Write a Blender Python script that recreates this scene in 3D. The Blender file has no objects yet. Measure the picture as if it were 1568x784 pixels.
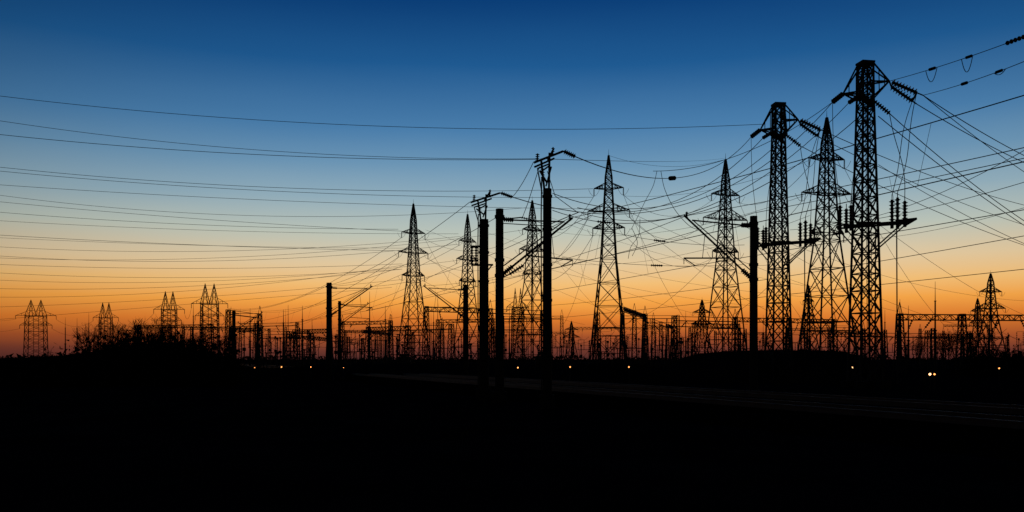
import bpy, math, random
from mathutils import Vector, noise
random.seed(7)
sc = bpy.context.scene
sc.view_settings.view_transform = 'Standard'
sc.view_settings.look = 'None'
sc.view_settings.exposure = 0

# ---------------------------------------------------------------- survey
F = 1358.0      # focal length in units of the survey sheet
H = 1.9         # eye height (m)
def S(a, b, d):
    """world position of a surveyed point: horizontal / vertical reading and its distance north"""
    return Vector(((a-784)/F*d, d, H+(550-b)/F*d))
def ZH(b, d): return H+(550-b)/F*d

# ---------------------------------------------------------------- materials
def lin(c):
    c = c/255.0
    return c/12.92 if c <= .04045 else ((c+.055)/1.055)**2.4
def rgb(r, g, b): return (lin(r), lin(g), lin(b), 1)

def mat(name, c1, c2, scale, rough=.85, metal=0.0, spec=.1, bump=0.0, detail=6):
    m = bpy.data.materials.new(name); m.use_nodes = True
    nt = m.node_tree; b = nt.nodes['Principled BSDF']
    tc = nt.nodes.new('ShaderNodeTexCoord')
    n = nt.nodes.new('ShaderNodeTexNoise'); n.inputs['Scale'].default_value = scale
    n.inputs['Detail'].default_value = detail
    nt.links.new(tc.outputs['Object'], n.inputs['Vector'])
    r = nt.nodes.new('ShaderNodeValToRGB')
    r.color_ramp.elements[0].position = .3; r.color_ramp.elements[1].position = .7
    r.color_ramp.elements[0].color = (*c1, 1); r.color_ramp.elements[1].color = (*c2, 1)
    nt.links.new(n.outputs['Fac'], r.inputs['Fac'])
    nt.links.new(r.outputs['Color'], b.inputs['Base Color'])
    b.inputs['Roughness'].default_value = rough
    b.inputs['Metallic'].default_value = metal
    b.inputs['Specular IOR Level'].default_value = spec
    if bump:
        bp = nt.nodes.new('ShaderNodeBump'); bp.inputs['Strength'].default_value = bump
        nt.links.new(n.outputs['Fac'], bp.inputs['Height'])
        nt.links.new(bp.outputs['Normal'], b.inputs['Normal'])
    return m
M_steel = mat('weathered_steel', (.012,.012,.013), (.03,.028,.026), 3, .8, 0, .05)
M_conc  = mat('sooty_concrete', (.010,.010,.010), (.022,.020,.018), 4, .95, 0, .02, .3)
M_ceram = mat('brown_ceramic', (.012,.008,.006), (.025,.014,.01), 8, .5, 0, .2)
M_wire  = mat('oxidised_wire', (.01,.01,.01), (.02,.02,.02), 2, .8, 0, .05)
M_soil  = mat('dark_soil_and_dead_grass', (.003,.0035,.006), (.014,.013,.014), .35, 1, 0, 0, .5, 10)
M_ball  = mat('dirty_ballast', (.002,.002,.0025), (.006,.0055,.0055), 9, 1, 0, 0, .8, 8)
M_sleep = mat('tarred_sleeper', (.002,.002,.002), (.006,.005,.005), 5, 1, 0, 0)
M_rail  = mat('worn_rail', (.03,.026,.024), (.06,.05,.045), 2, .6, .25, .15)
M_bark  = mat('bare_twigs', (.006,.005,.004), (.014,.011,.009), 3, 1, 0, 0)
M_leaf  = mat('dry_foliage', (.004,.005,.004), (.012,.012,.008), 1.5, 1, 0, 0)
def bulb(name,c,st):
    m = bpy.data.materials.new(name); m.use_nodes = True
    b = m.node_tree.nodes['Principled BSDF']
    b.inputs['Base Color'].default_value = (.9,.6,.3,1)
    b.inputs['Emission Color'].default_value = c; b.inputs['Emission Strength'].default_value = st
    return m
M_bulb = bulb('sodium_bulb',(1,.36,.09,1),2.6)
M_bulb2 = bulb('warm_bulb',(1,.52,.22,1),4.0)

# ---------------------------------------------------------------- mesh builder
class MB:
    def __init__(s): s.v=[]; s.f=[]; s.mi=[]; s.m=0
    def bar(s, a, b, r, r2=None, n=4, cap=False):
        a=Vector(a); b=Vector(b); r2 = r if r2 is None else r2
        d=b-a
        if d.length<1e-6: return
        d.normalize()
        up=Vector((0,0,1)) if abs(d.z)<.9 else Vector((1,0,0))
        u=d.cross(up).normalized(); w=d.cross(u)
        i=len(s.v)
        for k in range(n):
            t=2*math.pi*(k+.5)/n
            o=u*math.cos(t)+w*math.sin(t)
            s.v.append(a+o*r); s.v.append(b+o*r2)
        for k in range(n):
            k2=(k+1)%n
            s.f.append((i+2*k,i+2*k+1,i+2*k2+1,i+2*k2)); s.mi.append(s.m)
        if cap:
            s.f.append(tuple(i+2*k for k in range(n))); s.mi.append(s.m)
            s.f.append(tuple(i+2*k+1 for k in reversed(range(n)))); s.mi.append(s.m)
    def path(s, pts, r, n=4):
        for p,q in zip(pts[:-1],pts[1:]): s.bar(p,q,r,n=n)
    def insul(s, a, b, r, nd=8, core=None):
        a=Vector(a); b=Vector(b); old=s.m; s.m=2
        s.bar(a,b,core or r*.35,n=6,cap=True)
        for k in range(nd):
            c=a.lerp(b,(k+.5)/nd); h=(b-a)/nd*.32
            s.bar(c-h,c,r*.45,r,n=8,cap=True); s.bar(c,c+h*.35,r,r*.5,n=8,cap=True)
        s.m=old
    def tri(s,a,b,c):
        i=len(s.v); s.v+= [Vector(a),Vector(b),Vector(c)]; s.f.append((i,i+1,i+2)); s.mi.append(s.m)
    def box(s,c,sx,sy,sz,ang=0):
        ca,sa=math.cos(ang),math.sin(ang); i=len(s.v)
        for x,y,z in [(-1,-1,-1),(1,-1,-1),(1,1,-1),(-1,1,-1),(-1,-1,1),(1,-1,1),(1,1,1),(-1,1,1)]:
            X=x*sx/2; Y=y*sy/2
            s.v.append(Vector((c[0]+X*ca-Y*sa,c[1]+X*sa+Y*ca,c[2]+z*sz/2)))
        for f in [(0,3,2,1),(4,5,6,7),(0,1,5,4),(1,2,6,5),(2,3,7,6),(3,0,4,7)]:
            s.f.append(tuple(i+k for k in f)); s.mi.append(s.m)
    def make(s, name, mats, origin=None):
        o=Vector(origin) if origin is not None else Vector((0,0,0))
        me=bpy.data.meshes.new(name)
        me.from_pydata([tuple(p-o) for p in s.v],[],s.f); 
        for m in mats: me.materials.append(m)
        me.polygons.foreach_set('material_index',s.mi); me.update()
        ob=bpy.data.objects.new(name,me); ob.location=o
        bpy.context.collection.objects.link(ob)
        return ob
STD=[M_steel,M_conc,M_ceram]

def sagat(a,b,sag,t):
    p=Vector(a).lerp(Vector(b),t); p.z-=4*sag*t*(1-t); return p
def sagpts(a,b,sag,n=22):
    return [sagat(a,b,sag,k/n) for k in range(n+1)]
def rotz(x,y,a): return (x*math.cos(a)-y*math.sin(a), x*math.sin(a)+y*math.cos(a))

def interp(prof,z):
    for (z0,w0),(z1,w1) in zip(prof[:-1],prof[1:]):
        if z<=z1: return w0+(w1-w0)*(z-z0)/(z1-z0)
    return prof[-1][1]
def lattice(mb, X, Y, prof, rot, rl, rb, k=1.0, z0=0.0, depthk=1.0, horiz=True, single=False):
    zs=[z0]; z=z0
    for (p0,_w),(p1,_w2) in zip(prof[:-1],prof[1:]):
        while z<p1-1e-4:
            st=max(2*interp(prof,z)*k, .4); z+=st
            if z>p1-st*.45: z=p1
            zs.append(z)
    def cor(z):
        w=interp(prof,z); out=[]
        for sx,sy in [(-1,-1),(1,-1),(1,1),(-1,1)]:
            x,y=rotz(sx*w,sy*w*depthk,rot); out.append(Vector((X+x,Y+y,z)))
        return out
    for a,b in zip(zs[:-1],zs[1:]):
        A=cor(a);B=cor(b)
        for i in range(4):
            j=(i+1)%4
            mb.bar(A[i],B[i],rl)
            if single:
                mb.bar(A[i],B[j],rb)
            else:
                mb.bar(A[i],B[j],rb); mb.bar(A[j],B[i],rb)
            if horiz: mb.bar(B[i],B[j],rb)
    return cor

# ---------------------------------------------------------------- lattice pylons
def pylon(a, top, d, hb, rot=0.3, arms=((.83,2.7),(.69,3.6),(.53,2.8)), rl=.10, rb=.05, name='lattice_pylon', hang=1.2):
    X=(a-784)/F*d; Y=d; h=ZH(top,d)
    mb=MB()
    prof=[(0,hb),(h*.30,hb*.66),(h*.52,hb*.40),(h*.84,hb*.20),(h*.9,hb*.17),(h,.06)]
    cor=lattice(mb,X,Y,prof,rot,rl,rb,.95)
    for zz in (h*.08,h*.2):
        C=cor(zz)
        for i in range(4): mb.bar(C[i],C[(i+1)%4],rb)
        mb.bar(C[0],C[2],rb); mb.bar(C[1],C[3],rb)
    mb.bar((X,Y,h-.3),(X,Y,h+1.0),.06,.02)
    tips=[]
    ax=rotz(1,0,rot)
    for fr,L in arms:
        z=h*fr; lo=cor(z); hi=cor(z+L*.36)
        for sgn,idx in ((-1,(0,3)),(1,(1,2))):
            T=Vector((X+ax[0]*sgn*L,Y+ax[1]*sgn*L,z+.12))
            for i in idx:
                mb.bar(lo[i],T,rb*1.4); mb.bar(hi[i],T,rb*1.2)
                for t0 in (.25,.5,.75):
                    p=lo[i].lerp(T,t0); q=hi[i].lerp(T,t0); mb.bar(p,q,rb*.8)
                    mb.bar(q,lo[i].lerp(T,min(1,t0+.25)),rb*.8)
            for t0 in (.3,.6): mb.bar(lo[idx[0]].lerp(T,t0),lo[idx[1]].lerp(T,t0),rb*.8)
            E=T-Vector((0,0,hang)); mb.insul(T,E,.15,7)
            mb.path(sagpts(T-Vector((.9,0,.15)),T+Vector((.9,0,-.15)),1.1,8),.03)
            tips.append((sgn,E))
        for i in range(4): mb.bar(lo[i],lo[(i+1)%4],rb*1.2)
    for i,c in enumerate(cor(0)):
        mb.m=1; mb.box((c.x,c.y,.05),.9,.9,.5); mb.m=0
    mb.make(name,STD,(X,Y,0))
    L=[e for s_,e in tips if s_<0]; R=[e for s_,e in tips if s_>0]
    return dict(L=L,R=R,top=Vector((X,Y,h)))

P={}
P['a']=pylon(1266,180,122,3.05,.22,((.835,2.7),(.70,3.8),(.545,2.6)),.13,.065)
P['b']=pylon(1111,244,147,2.7,.40,((.83,2.8),(.715,4.4),(.56,2.6)),.13,.062)
P['c']=pylon(932,238,145,3.0,-.2,((.845,2.4),(.74,3.4),(.66,2.6)),.14,.065)
P['d']=pylon(633,312,191,2.9,.5,((.82,2.7),(.70,3.4),(.56,2.6)),.15,.07)
P['e']=pylon(716,328,205,2.6,.8,((.82,2.7),(.70,3.4),(.56,2.6)),.15,.065)
P['f']=pylon(815,307,187,3.0,.7,((.82,2.7),(.70,3.6),(.56,2.6)),.15,.065)
P['g']=pylon(1517,419,250,3.2,.2,((.80,3.6),(.62,4.8)),.17,.09,hang=1.2)
P['h']=pylon(1497,457,330,2.8,.4,((.80,3.6),(.62,4.2)),.18,.09,hang=1.2)
P['i']=pylon(1075,459,310,3.2,.3,((.80,3.6),(.62,4.2)),.2,.1,hang=1.2)
P['j']=pylon(875,492,380,2.6,.3,((.80,3.0),(.62,4.0)),.18,.09,hang=1.2)
P['k']=pylon(1238,437,250,2.6,.6,((.80,2.4),(.62,2.8)),.16,.08,hang=1.2)

def twin_pylon(a, top, d, W, rot=.12, name='twin_peak_pylon'):
    X=(a-784)/F*d; h=ZH(top,d); mb=MB()
    ax=Vector((*rotz(1,0,rot),0)); tips=[]
    c0=Vector((X,d,0)); hs=h*.74
    # one wide square lattice body, nearly parallel sided, carrying two pointed peaks
    body=lattice(mb,X,d,[(0,W*.50),(hs,W*.43)],rot,.19,.10,.42,depthk=.55)
    for z0 in (0,.25,.5):
        for s0 in (-1,1): mb.bar(c0+ax*W*.02+Vector((0,s0*W*.24,hs*z0)),c0+Vector((0,s0*W*.24,hs*(z0+.25 if z0<.5 else 1))),.12)
    for sgn in (-1,1):
        c=c0+ax*sgn*W*.24
        pts=[]
        A=[c+ax*sx*W*.19+Vector((0,sy*W*.22,hs)) for sx,sy in ((-1,-1),(1,-1),(1,1),(-1,1))]
        T=c+Vector((0,0,h))
        for i in range(4):
            mb.bar(A[i],T,.16,.10)
            for t0,t1 in ((0,.35),(.35,.62),(.62,.82)):
                mb.bar(A[i].lerp(T,t0),A[(i+1)%4].lerp(T,t1),.08); mb.bar(A[i].lerp(T,t1),A[(i+1)%4].lerp(T,t1),.07)
    for fr,L in ((.75,W*.98),(.60,W*.78)):
        for sgn in (-1,1):
            T=c0+ax*sgn*L+Vector((0,0,h*fr)); B=c0+ax*sgn*W*.42+Vector((0,0,h*fr))
            U=B+Vector((0,0,h*.07))
            mb.bar(B,T,.14); mb.bar(U,T,.11); mb.bar(B.lerp(T,.5),U.lerp(T,.5),.08); mb.bar(B,U.lerp(T,.5),.07)
            E=T-Vector((0,0,1.7)); mb.insul(T,E,.22,5); tips.append((sgn,E))
        mb.bar(c0-ax*W*.42+Vector((0,0,h*fr)),c0+ax*W*.42+Vector((0,0,h*fr)),.15)
    mb.make(name,STD,(X,d,0))
    return dict(L=[e for s,e in tips if s<0],R=[e for s,e in tips if s>0])
T1=twin_pylon(321,434,325,6.6)
T2=twin_pylon(259,446,362,6.2)
T3=twin_pylon(162,463,430,6.0)
T4=twin_pylon(55,459,415,9.2)
T5=twin_pylon(793,441,290,4.0,.4)

# ---------------------------------------------------------------- cable terminal towers (near, narrow)
def terminal_tower(a, top, d, k, rot, plat):
    X=(a-784)/F*d; h=ZH(top,d); mb=MB()
    prof=[(0,.86*k),(h*.35,.68*k),(h*.9,.40*k),(h,.38*k)]
    cor=lattice(mb,X,d,prof,rot,.085,.05,1.05,z0=0)
    C=cor(h)
    for i in range(4): mb.bar(C[i],C[(i+1)%4],.12)
    mb.box((X,d,h+.06),.95*k,.95*k,.14,rot)
    def L(x,z,y=0): return Vector((X+x,d+y,z))
    out={}
    for sgn,ln,zd,yo in ((-1,1.45,2.0,.3),(1,1.55,1.3,-.3),(-1,.9,2.6,-1.2),(1,1.1,2.3,1.1)):
        T=L(sgn*ln*k,h-zd*k,yo)
        for i in range(4):
            if (i in (1,2))==(sgn>0):
                mb.bar(C[i],T,.065); mb.bar(cor(h-2.5*k)[i],T,.065); mb.bar(cor(h-zd*k)[i],T,.07)
        for t0 in (.35,.7):
            i=1 if sgn>0 else 0
            mb.bar(C[i].lerp(T,t0),cor(h-2.5*k)[i].lerp(T,t0),.035)
        out.setdefault('L' if sgn<0 else 'R',[]).append(T)
    T=out['R'][0]
    e=T+Vector((1.55*k,-.8,-1.05*k)); mb.insul(T+Vector((.15,-.1,-.1)),e,.25,8,.10)
    s2=T+Vector((.30,.35,-.28)); e2=T+Vector((1.75*k,.3,-1.3*k)); mb.insul(s2,e2,.25,8,.10); mb.bar(T,s2,.06)
    e3=out['R'][1]+Vector((1.25*k,.4,-.75*k)); mb.insul(out['R'][1],e3,.18,7,.06)
    mb.bar(e,e2,.07); mb.bar(e,e+(e-T)*.22,.05); mb.bar(e2,e2+(e2-s2)*.2,.05)
    out['RE']=[e+(e-T)*.22,e2+(e2-s2)*.2,e3]
    T=out['L'][0]; f1=T+Vector((-.85*k,-.3,-.68*k)); mb.insul(T,f1,.2,6,.07)
    T=out['L'][1]; f2=T+Vector((.55*k,-.9,-.85*k)); mb.insul(T,f2,.24,7,.09)
    f3=T+Vector((-.95*k,-.6,-.65*k)); mb.insul(T,f3,.16,6,.06)
    out['LE']=[f1,f3,f2]
    zp=plat
    for yo in (-.6,.6):
        mb.bar(L(-1.75*k,zp,yo),L(3.0*k,zp+.35,yo),.09)
        mb.bar(L(-.6*k,zp-1.3,yo*.8),L(-1.75*k,zp,yo),.05)
        mb.bar(L(.6*k,zp-1.6,yo*.8),L(2.8*k,zp+.3,yo),.06)
        mb.bar(L(-.8*k,zp+.2,yo),L(.8*k,zp+.2,yo),.12)
    for xx in (-1.75,-1.1,1.3,1.8,2.4,3.0):
        mb.bar(L(xx*k,zp+.1+max(0,xx)*.09,-.7),L(xx*k,zp+.1+max(0,xx)*.09,.7),.08)
    tops=[]
    for xx,yo,hh in ((-1.7,.2,1.35),(-1.2,-.5,1.25),(-1.1,.6,1.2),(1.7,-.4,1.5),(2.35,.2,1.7),(2.5,-.6,1.3)):
        b=L(xx*k,zp+.2+max(0,xx)*.09,yo); t=b+Vector((0,0,hh*k))
        mb.insul(b,t,.21,6,.10); mb.bar(t,t+Vector((0,0,.35)),.03); tops.append(t+Vector((0,0,.35)))
        mb.bar(b,b-Vector((0,0,.5)),.12)
    mb.bar(L(2.0*k,zp+.35,-.6),L(3.3*k,zp+.5,-.6),.1); mb.bar(L(3.3*k,zp+.5,-.6),L(3.1*k,zp+.25,.6),.09)
    for s0,t0,b0 in ((e,tops[4],.12),(e2,tops[3],-.1),(e3,tops[5],.18)):
        pts=[]
        for q in range(19):
            u=q/18; p=s0.lerp(t0,u); p.x+=math.sin(u*math.pi)*b0-(.10*math.sin(u*2*math.pi)); pts.append(p)
        mb.path(pts,.026)
    for s0,t0,b0 in ((f1,tops[0],-.15),(f2,tops[1],-.3)):
        pts=[]
        for q in range(19):
            u=q/18; p=s0.lerp(t0,u); p.x+=math.sin(u*math.pi)*b0; pts.append(p)
        mb.path(pts,.022)
    mb.bar(L(2.2*k,zp+.2,0),L(2.25*k,0,0),.045)
    mb.bar(L(.85*k,zp,.3),L(.8*k,0,.3),.05)
    for z in range(2,int(h*2.5)):
        zz=z/2.5; w=interp(prof,zz)
        mb.bar(L(-.16,zz,-w*.9),L(.16,zz,-w*.9),.014)
    mb.bar(L(-.16,.6,-.8*k),L(-.16,h,-.4*k),.02); mb.bar(L(.16,.6,-.8*k),L(.16,h,-.4*k),.02)
    for c in cor(0):
        mb.m=1; mb.box((c.x,c.y,.1),.7,.7,.6); mb.m=0
    mb.make('cable_terminal_tower',STD,(X,d,0))
    return out
W1=terminal_tower(1325,98,61,.98,.16,ZH(348,61))
W2=terminal_tower(1192,161,71,.95,.12,ZH(376,71))

# ---------------------------------------------------------------- railway
D=Vector((-.3697,.9292,0)); N=Vector((.9292,.3697,0))
def TR(n,s,z=0): return N*n+D*s+Vector((0,0,z))
NA,NB=17.9,22.4
def strip(name,ns_z,s0,s1,step,m):
    mb=MB(); cols=len(ns_z); s=s0; rows=0
    while s<=s1:
        for n,z in ns_z:
            j=noise.noise(Vector((n*3,s*1.3,0)))*.04
            mb.v.append(TR(n,s,z+j if z>0 else z))
        rows+=1; s+=step
    for r in range(rows-1):
        for c in range(cols-1):
            i=r*cols+c; mb.f.append((i,i+1,i+cols+1,i+cols)); mb.mi.append(0)
    return mb.make(name,[m])
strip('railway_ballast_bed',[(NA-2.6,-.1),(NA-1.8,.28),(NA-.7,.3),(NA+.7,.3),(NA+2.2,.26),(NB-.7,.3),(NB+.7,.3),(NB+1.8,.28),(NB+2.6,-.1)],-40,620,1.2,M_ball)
for n0 in (NA,NB):
    mb=MB()
    s=-35
    while s<200:
        c=TR(n0,s,.34); mb.m=1; mb.box(c,2.5,.26,.14,math.atan2(N.y,N.x)); s+=.62
    mb.m=0
    for o in (-.7535,.7535):
        for sa in range(-40,600,20):
            p=TR(n0+o,sa); q=TR(n0+o,sa+20)
            for w,z0,z1 in ((.075,.41,.43),(.012,.43,.53),(.036,.53,.57)):
                i=len(mb.v)
                for pt in (p,q):
                    for sn,z in ((-1,z0),(1,z0),(1,z1),(-1,z1)):
                        mb.v.append(pt+N*sn*w+Vector((0,0,z)))
                for f in ((0,1,5,4),(1,2,6,5),(2,3,7,6),(3,0,4,7)):
                    mb.f.append(tuple(i+x for x in f)); mb.mi.append(0)
    mb.make('railway_track',[M_rail,M_sleep])

def cat_mast(a, top, d, sgn, thick=.17, L=3.6):
    X=(a-784)/F*d; h=ZH(top,d); mb=MB(); mb.m=1
    mb.bar((X,d,-.2),(X,d,h),thick*1.12,thick*.95,n=12,cap=True); 
    mb.bar((X,d,-.1),(X,d,.45),thick*2,thick*1.8,n=12,cap=True); mb.m=0
    for z in (h-.35,h-3.0,h-2.3): mb.bar((X,d,z-.07),(X,d,z+.07),thick*1.2,n=12,cap=True)
    B=Vector((X,d,0)); A=N*sgn
    zb=h-2.9; zt=h-.55; 
    base=B+A*.2+Vector((0,0,zb)); tip=B+A*L+Vector((0,0,zt+.25)); tp2=B+A*.2+Vector((0,0,zt+.1))
    mb.insul(base,base.lerp(tip,.13),.13,5,.07)
    mb.bar(base.lerp(tip,.12),base.lerp(tip,1.04),.05,n=6)
    st=B+A*(L*.80)+Vector((0,0,zt+.02))
    mb.insul(tp2,tp2.lerp(st,.18),.12,5,.06); mb.bar(tp2.lerp(st,.17),st.lerp(tip,.6),.035,n=6)
    zr=zb+.65
    r0=base.lerp(tip,.33); r1=B+A*(L+.15)+Vector((0,0,zr+.1))
    mb.bar(r0,r1,.035,n=6); mb.bar(base.lerp(tip,.72),r0.lerp(r1,.6),.018,n=4)
    e=B+A*(L-.45)+Vector((0,0,zr-.22)); mb.bar(r1,e,.025,n=6); mb.bar(r1,r1+Vector((0,0,-.28)),.02)
    b3=B+A*.2+Vector((0,0,zb+.35)); mb.bar(b3,base.lerp(tip,.9)+Vector((0,0,.16)),.028,n=6)
    mb.insul(tip+Vector((0,0,-.02)),tip+Vector((0,0,.28)),.08,3,.04)
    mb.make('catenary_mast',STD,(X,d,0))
    return dict(top=B+Vector((0,0,h)),ms=tip+Vector((0,0,.1)),cw=e)
C1=cat_mast(765,320,40,1,.19,3.5)
C2=cat_mast(504,433,80,1,.25,3.8)
C3=cat_mast(358,475,125,1,.25,3.8)
B1=cat_mast(1154,331,42,-1,.18,3.7)
B2=cat_mast(713,436,80,-1,.24,3.8)
B3=cat_mast(520,461,112,1,.2,3.6)
B4=cat_mast(395,492,170,-1,.2,3.6)

def feeder_pole(a, ptop, head, d, thick, lft=False):
    X=(a-784)/F*d; h=ZH(ptop,d); hh=ZH(head,d); mb=MB(); k=d/35.
    V=lambda x,z,y=0: Vector((X+x,d+y,z))
    mb.m=1; mb.bar(V(0,-.2),V(0,h),thick*1.1,thick*.98,n=14,cap=True); mb.bar(V(0,-.1),V(0,.5),thick*2,thick*1.8,n=12,cap=True); mb.m=0
    mb.bar(V(-.06,h-.6,-.1),V(-.24*k,hh-.35),.06); mb.bar(V(.06,h-.6,.1),V(.09*k,hh-.05),.06)
    mb.bar(V(-.30*k,hh-.75),V(-.02,h+.25),.05); mb.bar(V(.16,hh-.6),V(-.05,h+.1),.045)
    mb.bar(V(-.18*k,hh-.75),V(.1*k,hh-.55),.04)
    mb.bar(V(-.52*k,hh-.48,-.2),V(.62*k,hh+.04,.15),.06); mb.bar(V(-.5*k,hh-.55,.3),V(.3*k,hh-.18,.4),.05)
    mb.bar(V(.02,hh-.35),V(.26*k,hh+.12),.05); mb.bar(V(-.40*k,hh-.68),V(.05*k,hh-.5),.04)
    mb.insul(V(-.40*k,hh-.40),V(-.38*k,hh-.08),.09,4); mb.insul(V(-.17*k,hh-.62,.2),V(-.17*k,hh-1.05,.2),.09,4)
    mb.insul(V(.22*k,hh-.1,.2),V(.24*k,hh+.22,.2),.08,3)
    mb.bar(V(.6*k,hh+.04,.15),V(.7*k,hh+.05,.2),.04)
    ri=V(1.12*k,hh-.13,.3); mb.insul(V(.68*k,hh+.05,.2),ri,.12,6,.06)
    li=V(-.55*k,hh-.46,-.2)
    mb.bar(V(-.38*k,hh-.7),V(-.2*k,h-.2),.035)
    mb.path([V(-thick-.05,hh-1.0),V(-thick-.07,h-1),V(-thick-.06,2.0),V(-thick-.06,.2)],.035)
    for z in (h-.3,h-1.6,h-3.0,h-4.4): mb.bar(V(0,z-.05),V(0,z+.05),thick*1.2,n=12,cap=True)
    if lft:
        for zz in (h-1.3,h-2.2):
            mb.bar(V(-.05,zz),V(-.62,zz),.05); mb.bar(V(-.05,zz,.25),V(-.62,zz,.25),.04)
        for x in (-.38,-.58):
            mb.insul(V(x,h-2.2),V(x,h-1.3),.11,7)
        mb.bar(V(.1,h-2.2),V(.45,h-2.2),.06); mb.bar(V(.1,h-2.6),V(.4,h-2.2),.04)
    mb.make('feeder_pole',STD,(X,d,0))
    return dict(ri=ri,li=li,h=h,X=X,d=d)
F1=feeder_pole(838,289,232,35,.17)
F2=feeder_pole(741,336,296,43,.22,True)

def cat_run(pts_ms, pts_cw, name='catenary_wire'):
    mb=MB()
    for (a,b),(c,d_) in zip(zip(pts_ms[:-1],pts_ms[1:]),zip(pts_cw[:-1],pts_cw[1:])):
        m_=sagpts(a,b,.75,30); w_=sagpts(c,d_,.05,30)
        mb.path(m_,.015,4); mb.path(w_,.015,4)
        for i in range(3,30,5): mb.bar(m_[i],w_[i],.006,n=3)
    mb.make(name,[M_wire])
def ext(p,s): return p+D*s
cat_run([ext(C1['ms'],-52),C1['ms'],C2['ms'],C3['ms'],ext(C3['ms'],55),ext(C3['ms'],115)],[ext(C1['cw'],-52),C1['cw'],C2['cw'],C3['cw'],ext(C3['cw'],55),ext(C3['cw'],115)])
cat_run([ext(B1['ms'],-52),B1['ms'],B2['ms'],ext(B2['ms'],50),ext(B2['ms'],100),ext(B2['ms'],160)],[ext(B1['cw'],-52),B1['cw'],B2['cw'],ext(B2['cw'],50),ext(B2['cw'],100),ext(B2['cw'],160)])
mb=MB()
up=Vector((0,0,1))
a=B1['top']+up*.15; b=B2['top']+up*.15
for p,q in ((ext(a,-55),a),(a,b),(b,ext(b,60))): mb.path(sagpts(p,q,.5),.016)
a=C1['top']-up*.3; b=C2['top']-up*.2; mb.path(sagpts(a,b,.7),.014); mb.path(sagpts(b,C3['top'],.7),.016)
mb.path(sagpts(F1['li'],F2['ri'],.12),.014); mb.path(sagpts(F2['li'],b,.6),.014)
for n0,z0 in ((33,5.6),(33,7.0)):
    for k in range(4):
        mb.path(sagpts(TR(n0,-30+k*55,z0),TR(n0,25+k*55,z0),.5 if z0>6 else .05),.018)
mb.make('railway_feeder_wire',[M_wire])

mb=MB()
def hw(pts,r=.014): mb.path([S(*p) for p in pts],r)
def hwi(a,b,r=.08,nd=6): mb.insul(S(*a),S(*b),r,nd)
hw([(766,336,39.8),(798,333,39.7)],.035); hwi((798,333,39.7),(812,336,39.7),.07,4)
hw([(770,425,39.9),(784,418,39.8)],.035); hwi((780,420,39.8),(802,406,39.7),.13,6); hw([(800,407,39.7),(812,392,39.6),(832,372,39)],.025)
hw([(812,336,39.7),(860,352,40),(905,330,42)]); 
hw([(770,342,39.9),(836,346,40),(886,325,41)],.025)
hw([(838,262,35),(850,300,35.4),(884,325,36)],.014)
hw([(826,255,35),(808,312,36),(800,333,38)],.014)
mb.make('mast_stay_hardware',STD)

# ---------------------------------------------------------------- overhead lines
def V_(a): return S(*a) if not isinstance(a,Vector) else a
def line(name, items):
    mb=MB()
    for it in items:
        a=V_(it[0]); b=V_(it[1]); sag,r=it[2],it[3]
        mb.path(sagpts(a,b,sag,28),r)
        for t in (it[4] if len(it)>4 else ()):
            hl,rr=(.45,.11)
            if isinstance(t,tuple): t,hl,rr=t
            L=(b-a).length; dt=hl/L; mb.insul(sagat(a,b,sag,t-dt),sagat(a,b,sag,t+dt),rr,6,.045)
    mb.mi=[1 if m==2 else m for m in mb.mi]
    return mb.make(name,[M_wire,M_ceram])
def span3(mb, y0, xm, ym, xe, ye, d, r, x0=-750):
    s1=(ym-y0)/xm; s2=(ye-ym)/(xe-xm); q=(s2-s1)/xe
    pts=[]; n=44
    for k in range(n+1):
        x=x0+(xe-x0)*k/n
        y=y0+s1*x+q*x*(x-xm)
        dd=d*(1-.10*(1-k/n))
        pts.append(S(x,y,dd))
    mb.path(pts,r)
groups=[
 [(147,400,184,1172,190,71,.022)],
 [(185,400,230,822,243,35.2,.010),(206,400,237,822,244,35.2,.012)],
 [(256,300,281,908,289,144,.04),(262,350,289,908,302,144,.04),(283,400,306,912,320,144,.036)],
 [(299,350,329,806,318,187,.042),(309,330,337,616,354,191,.045),(325,300,344,610,351,191,.045)],
 [(338,300,352,702,358,204,.042),(360,300,375,614,384,190,.048),(364,250,374,620,380,192,.036)],
 [(378,300,385,705,362,204,.042),(392,300,400,700,374,205,.045),(395,300,396,802,352,187,.038)],
 [(405,300,411,616,404,191,.042),(418,300,425,616,412,191,.04),(429,300,431,706,398,205,.04)],
 [(442,250,440,616,412,191,.042),(455,250,448,640,402,191,.038),(470,150,464,616,428,191,.038),(489,200,473,600,440,191,.036)],
]
for g in groups:
    mb=MB()
    for it in g: span3(mb,*it)
    mb.make('overhead_power_line',[M_wire])

def conn(A,B,sag,r):
    return [(a,b,sag,r) for a,b in zip(A,B)]
line('overhead_power_line', conn(T1['R'],P['d']['L'],5,.042)+conn(T1['R'],P['e']['L'],6,.04)+conn(T2['R'],T1['L'],3,.05)+conn(T3['R'],T2['L'],4,.055)+conn(T4['R'],T3['L'],3,.055))
line('overhead_power_line', [(T4['L'][0],(-120,470,380),3,.055),(T4['L'][1],(-120,492,380),3,.055)])
line('overhead_power_line', conn(P['d']['R'],P['f']['L'],3,.035)+conn(P['f']['R'],P['c']['L'],2.4,.035))
line('overhead_power_line', conn(P['c']['R'],P['b']['L'],3,.032)+conn(P['b']['R'],P['a']['L'],2,.03)+[(P['c']['top'],P['b']['top'],1.5,.024)])
line('overhead_power_line', [((828,243,35.2),(1111,242,147),.3,.015)])
its=[]
for key,xs in {'c':(1010,1180),'b':(1190,1420),'a':(1400,1560),'f':(900,1100),'e':(960,),'d':(700,850)}.items():
    for e,x in zip(P[key]['R'],xs): its.append((e,(x+45,497,185),1.8,.028))
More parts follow.
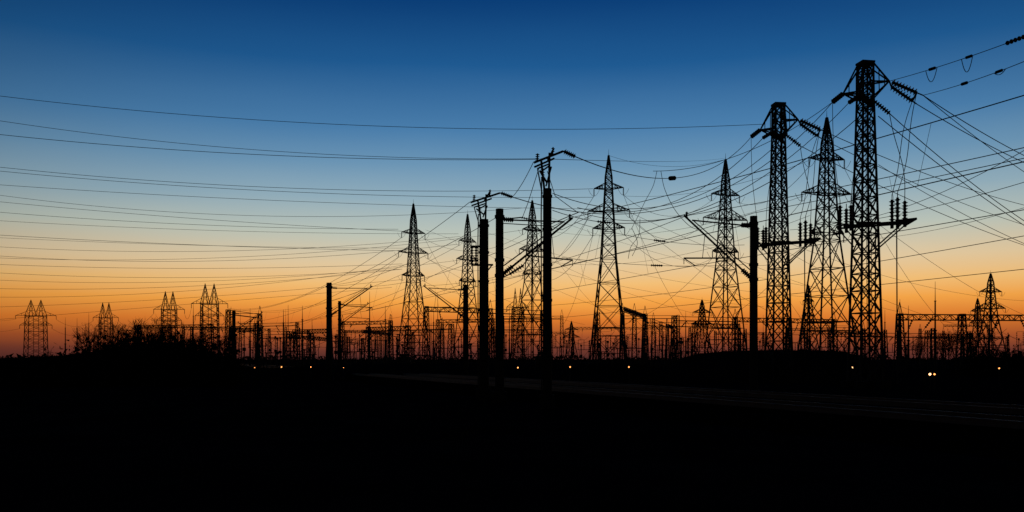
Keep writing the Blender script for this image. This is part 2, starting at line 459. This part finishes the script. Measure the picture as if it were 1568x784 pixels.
for key,xs in (('a',(1080,)),('b',(940,)),('c',(860,740)),('d',(560,440))):
    for e,x in zip(P[key]['L'][::-1],xs): its.append((e,(x,500,190),2.2,.028))
line('substation_feeder_line', its)
line('overhead_power_line', [((652,352,190),(1170,470,175),2.5,.03),((735,352,204),(1240,455,170),2.5,.03),((835,330,186),(1330,452,150),2,.028),
   ((958,322,145),(1500,500,200),3,.028),((1136,342,147),(1600,462,190),3,.028),
   ((836,400,186),(1240,330,122),3,.028),((835,352,186),(1230,300,122),3,.028),((955,300,145),(1238,246,122),1.6,.026)])
line('overhead_power_line', [
  (W2['LE'][0],F1['ri'],1.9,.022,((.62,.5,.13),)),(W2['LE'][1],(884,318,60),2.2,.028),(W1['LE'][0],F2['ri'],3.4,.024),
  (W1['LE'][1],(846,322,62),3.6,.03,((.82,.5,.13),)),(W2['LE'][2],(846,296,60),2.8,.028),(W1['LE'][2],(890,326,70),3.2,.03),
  (W1['LE'][0],(1000,262,66),1.2,.024),
  ((860,394,60),(1140,405,60),.3,.018,((.52,.4,.1),)),((880,340,60),(1140,375,60),.5,.018,((.5,.4,.1),))])
mb=MB()
def loop(pts,r=.022):
    P_=[S(*p) for p in pts]; out=[]
    for i in range(len(P_)-1):
        p0=P_[max(i-1,0)];p1=P_[i];p2=P_[i+1];p3=P_[min(i+2,len(P_)-1)]
        for q in range(8):
            t=q/8
            out.append(.5*((2*p1)+(p2-p0)*t+(2*p0-5*p1+4*p2-p3)*t*t+(3*p1-p0-3*p2+p3)*t**3))
    out.append(P_[-1]); mb.path(out,r)
loop([(1006,262,60),(1000,285,60),(988,308,60),(975,335,60),(966,352,60)])
loop([(1012,262,60),(1018,290,60),(1034,322,60),(1056,346,60),(1072,352,60)])
loop([(980,335,60),(978,360,60),(966,378,60),(962,396,60)])
loop([(968,350,60),(976,372,60),(968,392,60)])
mb.make('line_jumper_loop',[M_wire,M_ceram])

# right side lines
RE=W1['RE']; RE2=W2['RE']
line('overhead_power_line', [
 (RE[0],(1660,278,82),.5,.03),(RE[1],(1660,285,84),.5,.03),(RE[0],(1660,318,84),.5,.025),(RE[2],(1660,392,84),.8,.03),((1345,178,61),(1660,400,86),.6,.03),
 ((1345,252,122),(1660,410,130),1,.04),(RE2[0],(1660,332,110),1,.03),(RE2[2],(1660,402,110),1,.03),(RE2[1],(1660,368,110),1,.026)])
a1,b1,s1_=W1['R'][0],S(1660,20,42),.2
a2,b2,s2_=RE[0],S(1660,54,42),.25
line('overhead_power_line', [(a1,b1,s1_,.022,((.29,.35,.10),(.50,.3,.09),(.735,1.0,.13),(.90,.6,.12))),(a2,b2,s2_,.022,((.33,.35,.10),(.56,.35,.09),(.77,1.0,.13)))])
mb=MB()
def jumper(a,b,s_,t0,t1,drop,r=.022):
    p=sagat(a,b,s_,t0); q=sagat(a,b,s_,t1); mb.path(sagpts(p,q,drop,14),r)
jumper(a1,b1,s1_,.46,.52,.85); jumper(a1,b1,s1_,.25,.32,.8); jumper(a2,b2,s2_,.53,.60,.2)
mb.make('line_jumper_loop',[M_wire])
line('overhead_power_line', [((1345,330,61),(1660,175,40),.5,.018),((1210,352,70),(1660,250,44),.6,.02),((1345,365,122),(1660,290,70),.6,.026)])

# ---------------------------------------------------------------- substation
def hbeam(mb,a,b,w,h,r,rb,nseg=None):
    a=Vector(a);b=Vector(b); d=b-a; L=d.length; dn=d.normalized(); s=dn.cross(Vector((0,0,1)))*w/2; u=Vector((0,0,h))
    nseg=nseg or max(2,int(L/(h*1.1)))
    ch=[a+s,a-s,a+s+u,a-s+u]
    for c in ch: mb.bar(c,c+d,r)
    for k in range(nseg):
        p=d*(k/nseg); q=d*((k+1)/nseg)
        if k%2: mb.bar(ch[0]+p,ch[2]+q,rb); mb.bar(ch[1]+p,ch[3]+q,rb)
        else: mb.bar(ch[2]+p,ch[0]+q,rb); mb.bar(ch[3]+p,ch[1]+q,rb)
        mb.bar(ch[0]+p,ch[2]+p,rb)
def gantry_row(p0,p1,h,sp,drop=.12,rods=.18,vary=True):
    mb=MB(); p0=Vector((*p0,0)); p1=Vector((*p1,0)); dv=p1-p0; Lt=dv.length; n=int(Lt/sp); dv.normalize(); prev=None; seg=h
    side=dv.cross(Vector((0,0,1)))
    for k in range(n+1):
        c=p0+dv*(k*sp+random.uniform(-.8,.8)); x,y=c.x,c.y
        if vary and random.random()<.22: seg=h*random.uniform(.72,1.12)
        hh=max(seg,h*.8)
        lattice(mb,x,y,[(0,.55),(hh,.28)],math.atan2(dv.y,dv.x),.09,.05,1.2,single=True)
        r=random.random()
        if r<rods:
            mb.bar((x,y,hh),(x,y,hh+random.uniform(2.5,7)),.09,.03)
        elif r<.55:
            mb.bar((x-.3,y,hh),(x,y,hh+1.5),.05); mb.bar((x+.3,y,hh),(x,y,hh+1.5),.05)
        if prev is not None and random.random()>drop:
            a=Vector((prev.x,prev.y,seg-.8)); b=Vector((x,y,seg-.8))
            if not vary or random.random()<.6: hbeam(mb,a,b,.6,.7,.085,.05)
            else: mb.bar(a,b,.12); mb.bar(a+Vector((0,0,.7)),b+Vector((0,0,.7)),.07)
            for t in (.2,.5,.8):
                if random.random()<.25: continue
                p=a.lerp(b,t)
                q=p-side*random.uniform(.6,1.8)*random.choice((-1,1))+Vector((0,0,-random.uniform(.5,1.4))); mb.insul(p,q,.15,4)
                g=q+(q-p)*random.uniform(2,5); g.z=seg*random.uniform(.4,.8); mb.path(sagpts(q,g,.7,8),.03)
        prev=c
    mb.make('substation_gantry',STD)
gantry_row((-66,190),(-4,138),9.0,10.5)
gantry_row((-14,142),(46,178),9.6,11.5,.2)
gantry_row((28,150),(98,176),9.2,11)
gantry_row((-100,235),(10,188),11.5,13,.25)
gantry_row((-30,215),(120,200),11.2,14,.3)
gantry_row((-110,260),(-30,330),12,14,.25)
gantry_row((-20,260),(170,285),11.5,15,.3)
gantry_row((-120,330),(190,345),14,18,.35,.3)
gantry_row((49,113),(96,118),7.7,9.4,0,.1,False)
gantry_row((-48,150),(-36,290),9.5,15,.2)
gantry_row((20,160),(60,300),10.5,15,.2)

def switchgear(x0,x1,y0,skew,hb,sp,tr=.0):
    mb=MB(); x=x0; last=None
    while x<x1:
        y=y0+skew*(x-x0)+random.uniform(-4,4); kind=random.random(); h=hb*random.uniform(.7,1.25)
        if kind<.45:
            w=random.uniform(1.4,3.0)
            for o in (-w/2,w/2): mb.bar((x+o,y,0),(x+o,y,h*.62),.09)
            mb.bar((x-w*.7,y,h*.62),(x+w*.7,y,h*.62),.1); mb.bar((x-w*.5,y,h*.1),(x+w*.5,y,h*.6),.04)
            for o in (-.6,0,.6): mb.insul((x+w*o,y,h*.62),(x+w*o,y,h),.15,6)
            mb.bar((x-w*.6,y,h+.05),(x+w*.1,y,h+.05),.05); mb.bar((x+w*.12,y,h+.05),(x+w*.5,y,h+.9),.045)
        elif kind<1-tr:
            mb.bar((x,y,0),(x,y,h*.5),.13); mb.box((x,y,h*.53),.5,.5,.6); mb.insul((x,y,h*.55),(x,y,h*.95),.2,8); mb.bar((x,y,h*.95),(x,y,h*1.03),.22,n=8,cap=True)
        else:
            mb.box((x,y,1.5),3.2,2.2,2.0) 
            for q in range(7): mb.box((x-1.5+q*.5,y-1.4,1.5),.12,.5,1.7)
            mb.bar((x-1.2,y,2.95),(x+1.2,y,2.95),.3,n=10,cap=True)
            for o in (-1,0,1): mb.insul((x+o,y+.4,2.5),(x+o*1.3,y+.4,4.4),.18,7)
            x+=1.5
        top=Vector((x,y,h+.1))
        if last is not None and (top-last).length<10 and random.random()<.6: mb.path(sagpts(last,top,.25,5),.035)
        last=top; x+=sp*random.uniform(.4,2.0)
    mb.make('substation_switchgear',STD)
switchgear(-70,30,150,.05,5.0,4.6)
switchgear(-55,90,165,0,5.8,4.4,.05)
switchgear(-85,100,188,.0,6.4,4.4,.05)
switchgear(-100,130,222,0,7.6,4.8,.05)
switchgear(-110,150,255,0,8.6,5)

for a,t,d in ((434,474,150),(463,468,170),(590,468,180),(566,446,210),(985,480,200),(1432,431,150),(1378,458,150),(1391,468,170),(1240,455,180),(383,472,190),(100,486,260),(118,487,270),(136,478,270),(296,462,220),(664,474,200),(1050,476,240),(1020,500,180),(780,470,220),(1355,474,200)):
    X=(a-784)/F*d; h=ZH(t,d); mb=MB()
    mb.bar((X,d,0),(X,d,h*.45),.24,.18,n=8); mb.bar((X,d,h*.45),(X,d,h*.78),.14,.11,n=8); mb.bar((X,d,h*.78),(X,d,h),.07,.03,n=6)
    mb.bar((X,d,h*.45-.1),(X,d,h*.45+.1),.3,n=8,cap=True); mb.bar((X,d,h*.78-.06),(X,d,h*.78+.06),.2,n=8,cap=True)
    mb.m=1; mb.box((X,d,.1),1,1,.5); mb.make('lightning_mast',STD,(X,d,0))

# ---------------------------------------------------------------- vegetation
def twig(mb,p,dirn,L,r,lev):
    e=p+dirn*L; mid=p.lerp(e,.5)+Vector([random.uniform(-.08,.08)*L for _ in range(3)])
    mb.bar(p,mid,r,r*.8,n=3); mb.bar(mid,e,r*.8,r*.6,n=3)
    if lev<=0: return
    for k in range(random.choice((2,3,3))):
        nd=(dirn+Vector((random.uniform(-.8,.8),random.uniform(-.8,.8),random.uniform(-.15,.6)))).normalized()
        twig(mb,p.lerp(e,random.uniform(.45,1)),nd,L*random.uniform(.5,.8),max(r*.62,.009),lev-1)
def thicket(name,pts,leafk=60):
    mb=MB()
    for x,y,h in pts:
        for k in range(random.randint(4,6)):
            a=random.uniform(0,6.28); t=random.uniform(.1,.7)
            twig(mb,Vector((x+random.uniform(-.4,.4),y+random.uniform(-.4,.4),0)),Vector((math.cos(a)*t,math.sin(a)*t,1)).normalized(),h*.42,.035,4 if h>2 else 3)
        mb.m=1
        for k in range(leafk):
            c=Vector((x+random.gauss(0,h*.45),y+random.gauss(0,h*.4),abs(random.gauss(0,h*.42))))
            if c.z>h*.95: continue
            s_=random.uniform(.12,.34); 
            v=[c+Vector([random.uniform(-s_,s_) for _ in range(3)]) for _ in range(3)]; mb.tri(*v)
        mb.m=0
    mb.make(name,[M_bark,M_leaf])
pts=[]
def ridge(a):
    prof=[(-60,545),(0,543),(90,537),(140,526),(180,508),(215,500),(250,502),(290,512),(325,528),(350,545)]
    for (x0,y0),(x1,y1) in zip(prof[:-1],prof[1:]):
        if a<=x1: return y0+(y1-y0)*(a-x0)/(x1-x0)
    return 550
for k in range(100):
    a=random.uniform(-50,350) if k<60 else random.uniform(150,320); d=random.uniform(62,80)
    h=max(1.2,ZH(ridge(a),d)*random.uniform(.75,1.05)); pts.append(((a-784)/F*d,d,h))
thicket('shrub_thicket',pts,260)
pts=[]
for k in range(16):
    a=random.uniform(1495,1640); d=random.uniform(85,110); pts.append(((a-784)/F*d,d,ZH(524,d)*random.uniform(.75,1.0)))
thicket('shrub_thicket',pts,260)
def bare_tree(a,t,d,spread=.5):
    X=(a-784)/F*d; h=ZH(t,d); mb=MB()
    mb.bar((X,d,-.1),(X,d,h*.3),h*.022,h*.016,n=6)
    for k in range(7):
        an=random.uniform(0,6.28); tw=Vector((math.cos(an)*spread,math.sin(an)*spread,1)).normalized()
        twig(mb,Vector((X,d,h*random.uniform(.15,.3))),tw,h*.36,h*.011,5)
    mb.make('bare_tree',[M_bark],(X,d,0))
for a,t,d in ((1462,506,150),(1446,516,160),(1484,512,155),(235,486,90),(205,490,95),(185,494,95),(262,492,100),(300,506,90),(140,500,120),(1405,520,150),(345,512,110)):
    bare_tree(a,t,d)

mb=MB()
for k in range(9000):
    ang=random.uniform(-1.0,1.0); R=random.uniform(620,760)
    x=R*math.sin(ang); y=R*math.cos(ang)
    hm=3.2+2.2*noise.noise(Vector((ang*14,0,0)))+2.0*noise.noise(Vector((ang*60,3,0)))
    c=Vector((x,y,random.uniform(0,hm))); s_=1.6
    mb.tri(*[c+Vector([random.uniform(-s_,s_) for _ in range(3)]) for _ in range(3)])
mb.make('distant_tree_line',[M_leaf])

# ---------------------------------------------------------------- mounds
def mound(name,prof,d,depth):
    xs=[p[0] for p in prof]; mb=MB(); nx,ny=90,16
    for i in range(nx+1):
        a=xs[0]+(xs[-1]-xs[0])*i/nx
        yv=prof[-1][1]
        for (x0,y0),(x1,y1) in zip(prof[:-1],prof[1:]):
            if a<=x1: yv=y0+(y1-y0)*(a-x0)/(x1-x0); break
        for j in range(ny+1):
            v=j/ny*2-1; hgt=max(-.1,ZH(yv,d))*(1-v*v)**.6
            X=(a-784)/F*d; z=hgt+noise.noise(Vector((X*1.3,v*3,2)))*.10*(1-v*v)
            mb.v.append(Vector((X,d+v*depth,z-.05)))
    for i in range(nx):
        for j in range(ny):
            k=i*(ny+1)+j; mb.f.append((k,k+ny+1,k+ny+2,k+1)); mb.mi.append(0)
    for k in range(2600):
        v=mb.v[random.randrange((nx+1)*(ny+1))]; 
        if v.z<.3: continue
        p=v+Vector((random.uniform(-.2,.2),random.uniform(-.4,.4),-.02)); hh=random.uniform(.05,.22)
        mb.tri(p,p+Vector((.05,0,0)),p+Vector((random.uniform(-.08,.1),0,hh)))
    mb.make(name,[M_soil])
mound('earth_mound',[(1010,584),(1028,560),(1045,547),(1075,540),(1130,536),(1200,535),(1290,537),(1318,546),(1336,566),(1346,584)],75,5)
mound('earth_mound',[(858,582),(872,566),(890,558),(930,556),(975,557),(1000,562),(1040,582)],66,4)
mound('earth_mound',[(330,585),(370,566),(470,560),(600,556),(720,556),(800,562),(850,582)],90,6)
mound('earth_mound',[(-400,560),(-50,550),(60,546),(160,538),(260,534),(320,548),(350,572)],84,8)

# ---------------------------------------------------------------- ground
def spaced(lim,n,p):
    return [math.copysign(abs(t)**p,t)*lim for t in [(-1+2*k/n) for k in range(n+1)]]
gx_=spaced(6000,150,3.2); gy_=spaced(6000,170,3.2)
mb=MB()
for y in gy_:
    for x in gx_:
        n_=x*N.x+y*N.y; r=math.hypot(x,y)
        w=min(1,max(0,(abs(n_-20.1)-5)/4))
        z=(noise.noise(Vector((x*.12,y*.12,0)))*.18+noise.noise(Vector((x*.5,y*.5,5)))*.06)*w if r<400 else 0
        mb.v.append(Vector((x,y,z-.06)))
nc=len(gx_)
for j in range(len(gy_)-1):
    for i in range(nc-1):
        k=j*nc+i; mb.f.append((k,k+1,k+nc+1,k+nc)); mb.mi.append(0)
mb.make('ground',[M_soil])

# ---------------------------------------------------------------- yard lamps
for a,b,d,r,mm in ((345,562,78,.03,0),(390,563,80,.04,0),(431,562,80,.065,0),(476,562,82,.05,0),(526,563,80,.03,0),(793,563,82,.07,0),(873,562,60,.05,0),(963,562,60.5,.05,0),(1306,562,69.0,.085,1),(1424,573,58,.08,1),(1431,573,58.5,.065,0),(1530,564,80,.07,0)):
    p=S(a,b,d); p.z=max(p.z,.3); mb=MB()
    mb.bar((p.x,p.y,-.1),(p.x,p.y,p.z-.14),.05,n=8,cap=True); mb.bar((p.x,p.y,p.z-.16),(p.x,p.y,p.z-.09),.12,n=10,cap=True)
    mb.bar((p.x,p.y+.1,p.z-.1),(p.x,p.y+.1,p.z+.16),.015); mb.bar((p.x,p.y,p.z+.14),(p.x,p.y,p.z+.2),.15,.05,n=10,cap=True)
    mb.m=1
    for q in range(4):
        z0=-math.cos(q*math.pi/4)*r; z1=-math.cos((q+1)*math.pi/4)*r
        mb.bar((p.x,p.y,p.z+z0),(p.x,p.y,p.z+z1),max(.002,math.sin(q*math.pi/4)*r),max(.002,math.sin((q+1)*math.pi/4)*r),n=10)
    mb.make('yard_lamp',[M_steel,M_bulb2 if mm else M_bulb],(p.x,p.y,0))

# ---------------------------------------------------------------- sky
SUN_AZ=math.atan2((930-784),F)
w=bpy.data.worlds.new('World'); sc.world=w; w.use_nodes=True
nt=w.node_tree; nt.nodes.clear(); nd=nt.nodes.new; lk=nt.links.new
out=nd('ShaderNodeOutputWorld'); bg=nd('ShaderNodeBackground'); bg2=nd('ShaderNodeBackground'); add=nd('ShaderNodeAddShader')
sky=nd('ShaderNodeTexSky'); sky.sky_type='NISHITA'; sky.sun_disc=False
sky.sun_elevation=math.radians(-2.5); sky.sun_rotation=SUN_AZ
lk(sky.outputs[0],bg2.inputs[0]); bg2.inputs[1].default_value=.006
tc=nd('ShaderNodeTexCoord'); sep=nd('ShaderNodeSeparateXYZ'); lk(tc.outputs['Generated'],sep.inputs[0])
def math_(op,a,b=None,clamp=False):
    n=nd('ShaderNodeMath'); n.operation=op; n.use_clamp=clamp
    for i,v in enumerate((a,b)):
        if v is None: continue
        if isinstance(v,(int,float)): n.inputs[i].default_value=v
        else: lk(v,n.inputs[i])
    return n.outputs[0]
mp=nd('ShaderNodeMapping'); mp.inputs['Scale'].default_value=(2,2,14); lk(tc.outputs['Generated'],mp.inputs[0])
nz=nd('ShaderNodeTexNoise'); nz.inputs['Scale'].default_value=1.6; nz.inputs['Detail'].default_value=4; lk(mp.outputs[0],nz.inputs['Vector'])
hz=math_('MULTIPLY',math_('SUBTRACT',nz.outputs['Fac'],.5),.010)
z=math_('ADD',sep.outputs['Z'],hz)
ramp=nd('ShaderNodeValToRGB'); lk(math_('MULTIPLY',z,2.0,True),ramp.inputs[0])
stops=[(0,(78,42,40)),(.011,(112,56,44)),(.0258,(166,82,42)),(.044,(220,122,46)),(.064,(244,164,72)),(.084,(242,190,118)),(.106,(226,200,158)),(.14,(188,196,184)),(.176,(146,174,188)),(.212,(108,150,182)),(.25,(74,126,172)),(.314,(30,90,146)),(.375,(8,62,120)),(.5,(3,38,88))]
el=ramp.color_ramp.elements
for i,(p,c) in enumerate(stops):
    e=el[0] if i==0 else (el[1] if i==1 else el.new(min(1,p*2)))
    e.position=min(1,p*2); e.color=rgb(*c)
dx=math.sin(SUN_AZ); dy=math.cos(SUN_AZ)
dot=math_('ADD',math_('MULTIPLY',sep.outputs['X'],dx),math_('MULTIPLY',sep.outputs['Y'],dy))
mr=nd('ShaderNodeMapRange'); mr.interpolation_type='SMOOTHSTEP'; lk(dot,mr.inputs[0]); mr.inputs[1].default_value=.45; mr.inputs[2].default_value=1.0; mr.inputs[3].default_value=.18; mr.inputs[4].default_value=1.0
lk(ramp.outputs[0],bg.inputs[0]); lk(mr.outputs[0],bg.inputs[1])
lk(bg.outputs[0],add.inputs[0]); lk(bg2.outputs[0],add.inputs[1]); lk(add.outputs[0],out.inputs[0])

sl=bpy.data.lights.new('added_rim_light','SUN'); sl.energy=.02; sl.color=(1,.6,.35); sl.angle=math.radians(.5)  # added rim light, grazing from behind; the sun itself is below the horizon
so=bpy.data.objects.new('added_rim_light',sl); bpy.context.collection.objects.link(so)
so.rotation_euler=Vector((-dx,-dy,-.02)).to_track_quat('-Z','Y').to_euler()

cam=bpy.data.cameras.new('camera'); co=bpy.data.objects.new('camera',cam); bpy.context.collection.objects.link(co)
co.location=(0,0,H); co.rotation_euler=(math.radians(90),0,0)
cam.lens=F/1568*36; cam.sensor_width=36; cam.shift_y=(550-392)/1568; cam.clip_end=20000
sc.camera=co
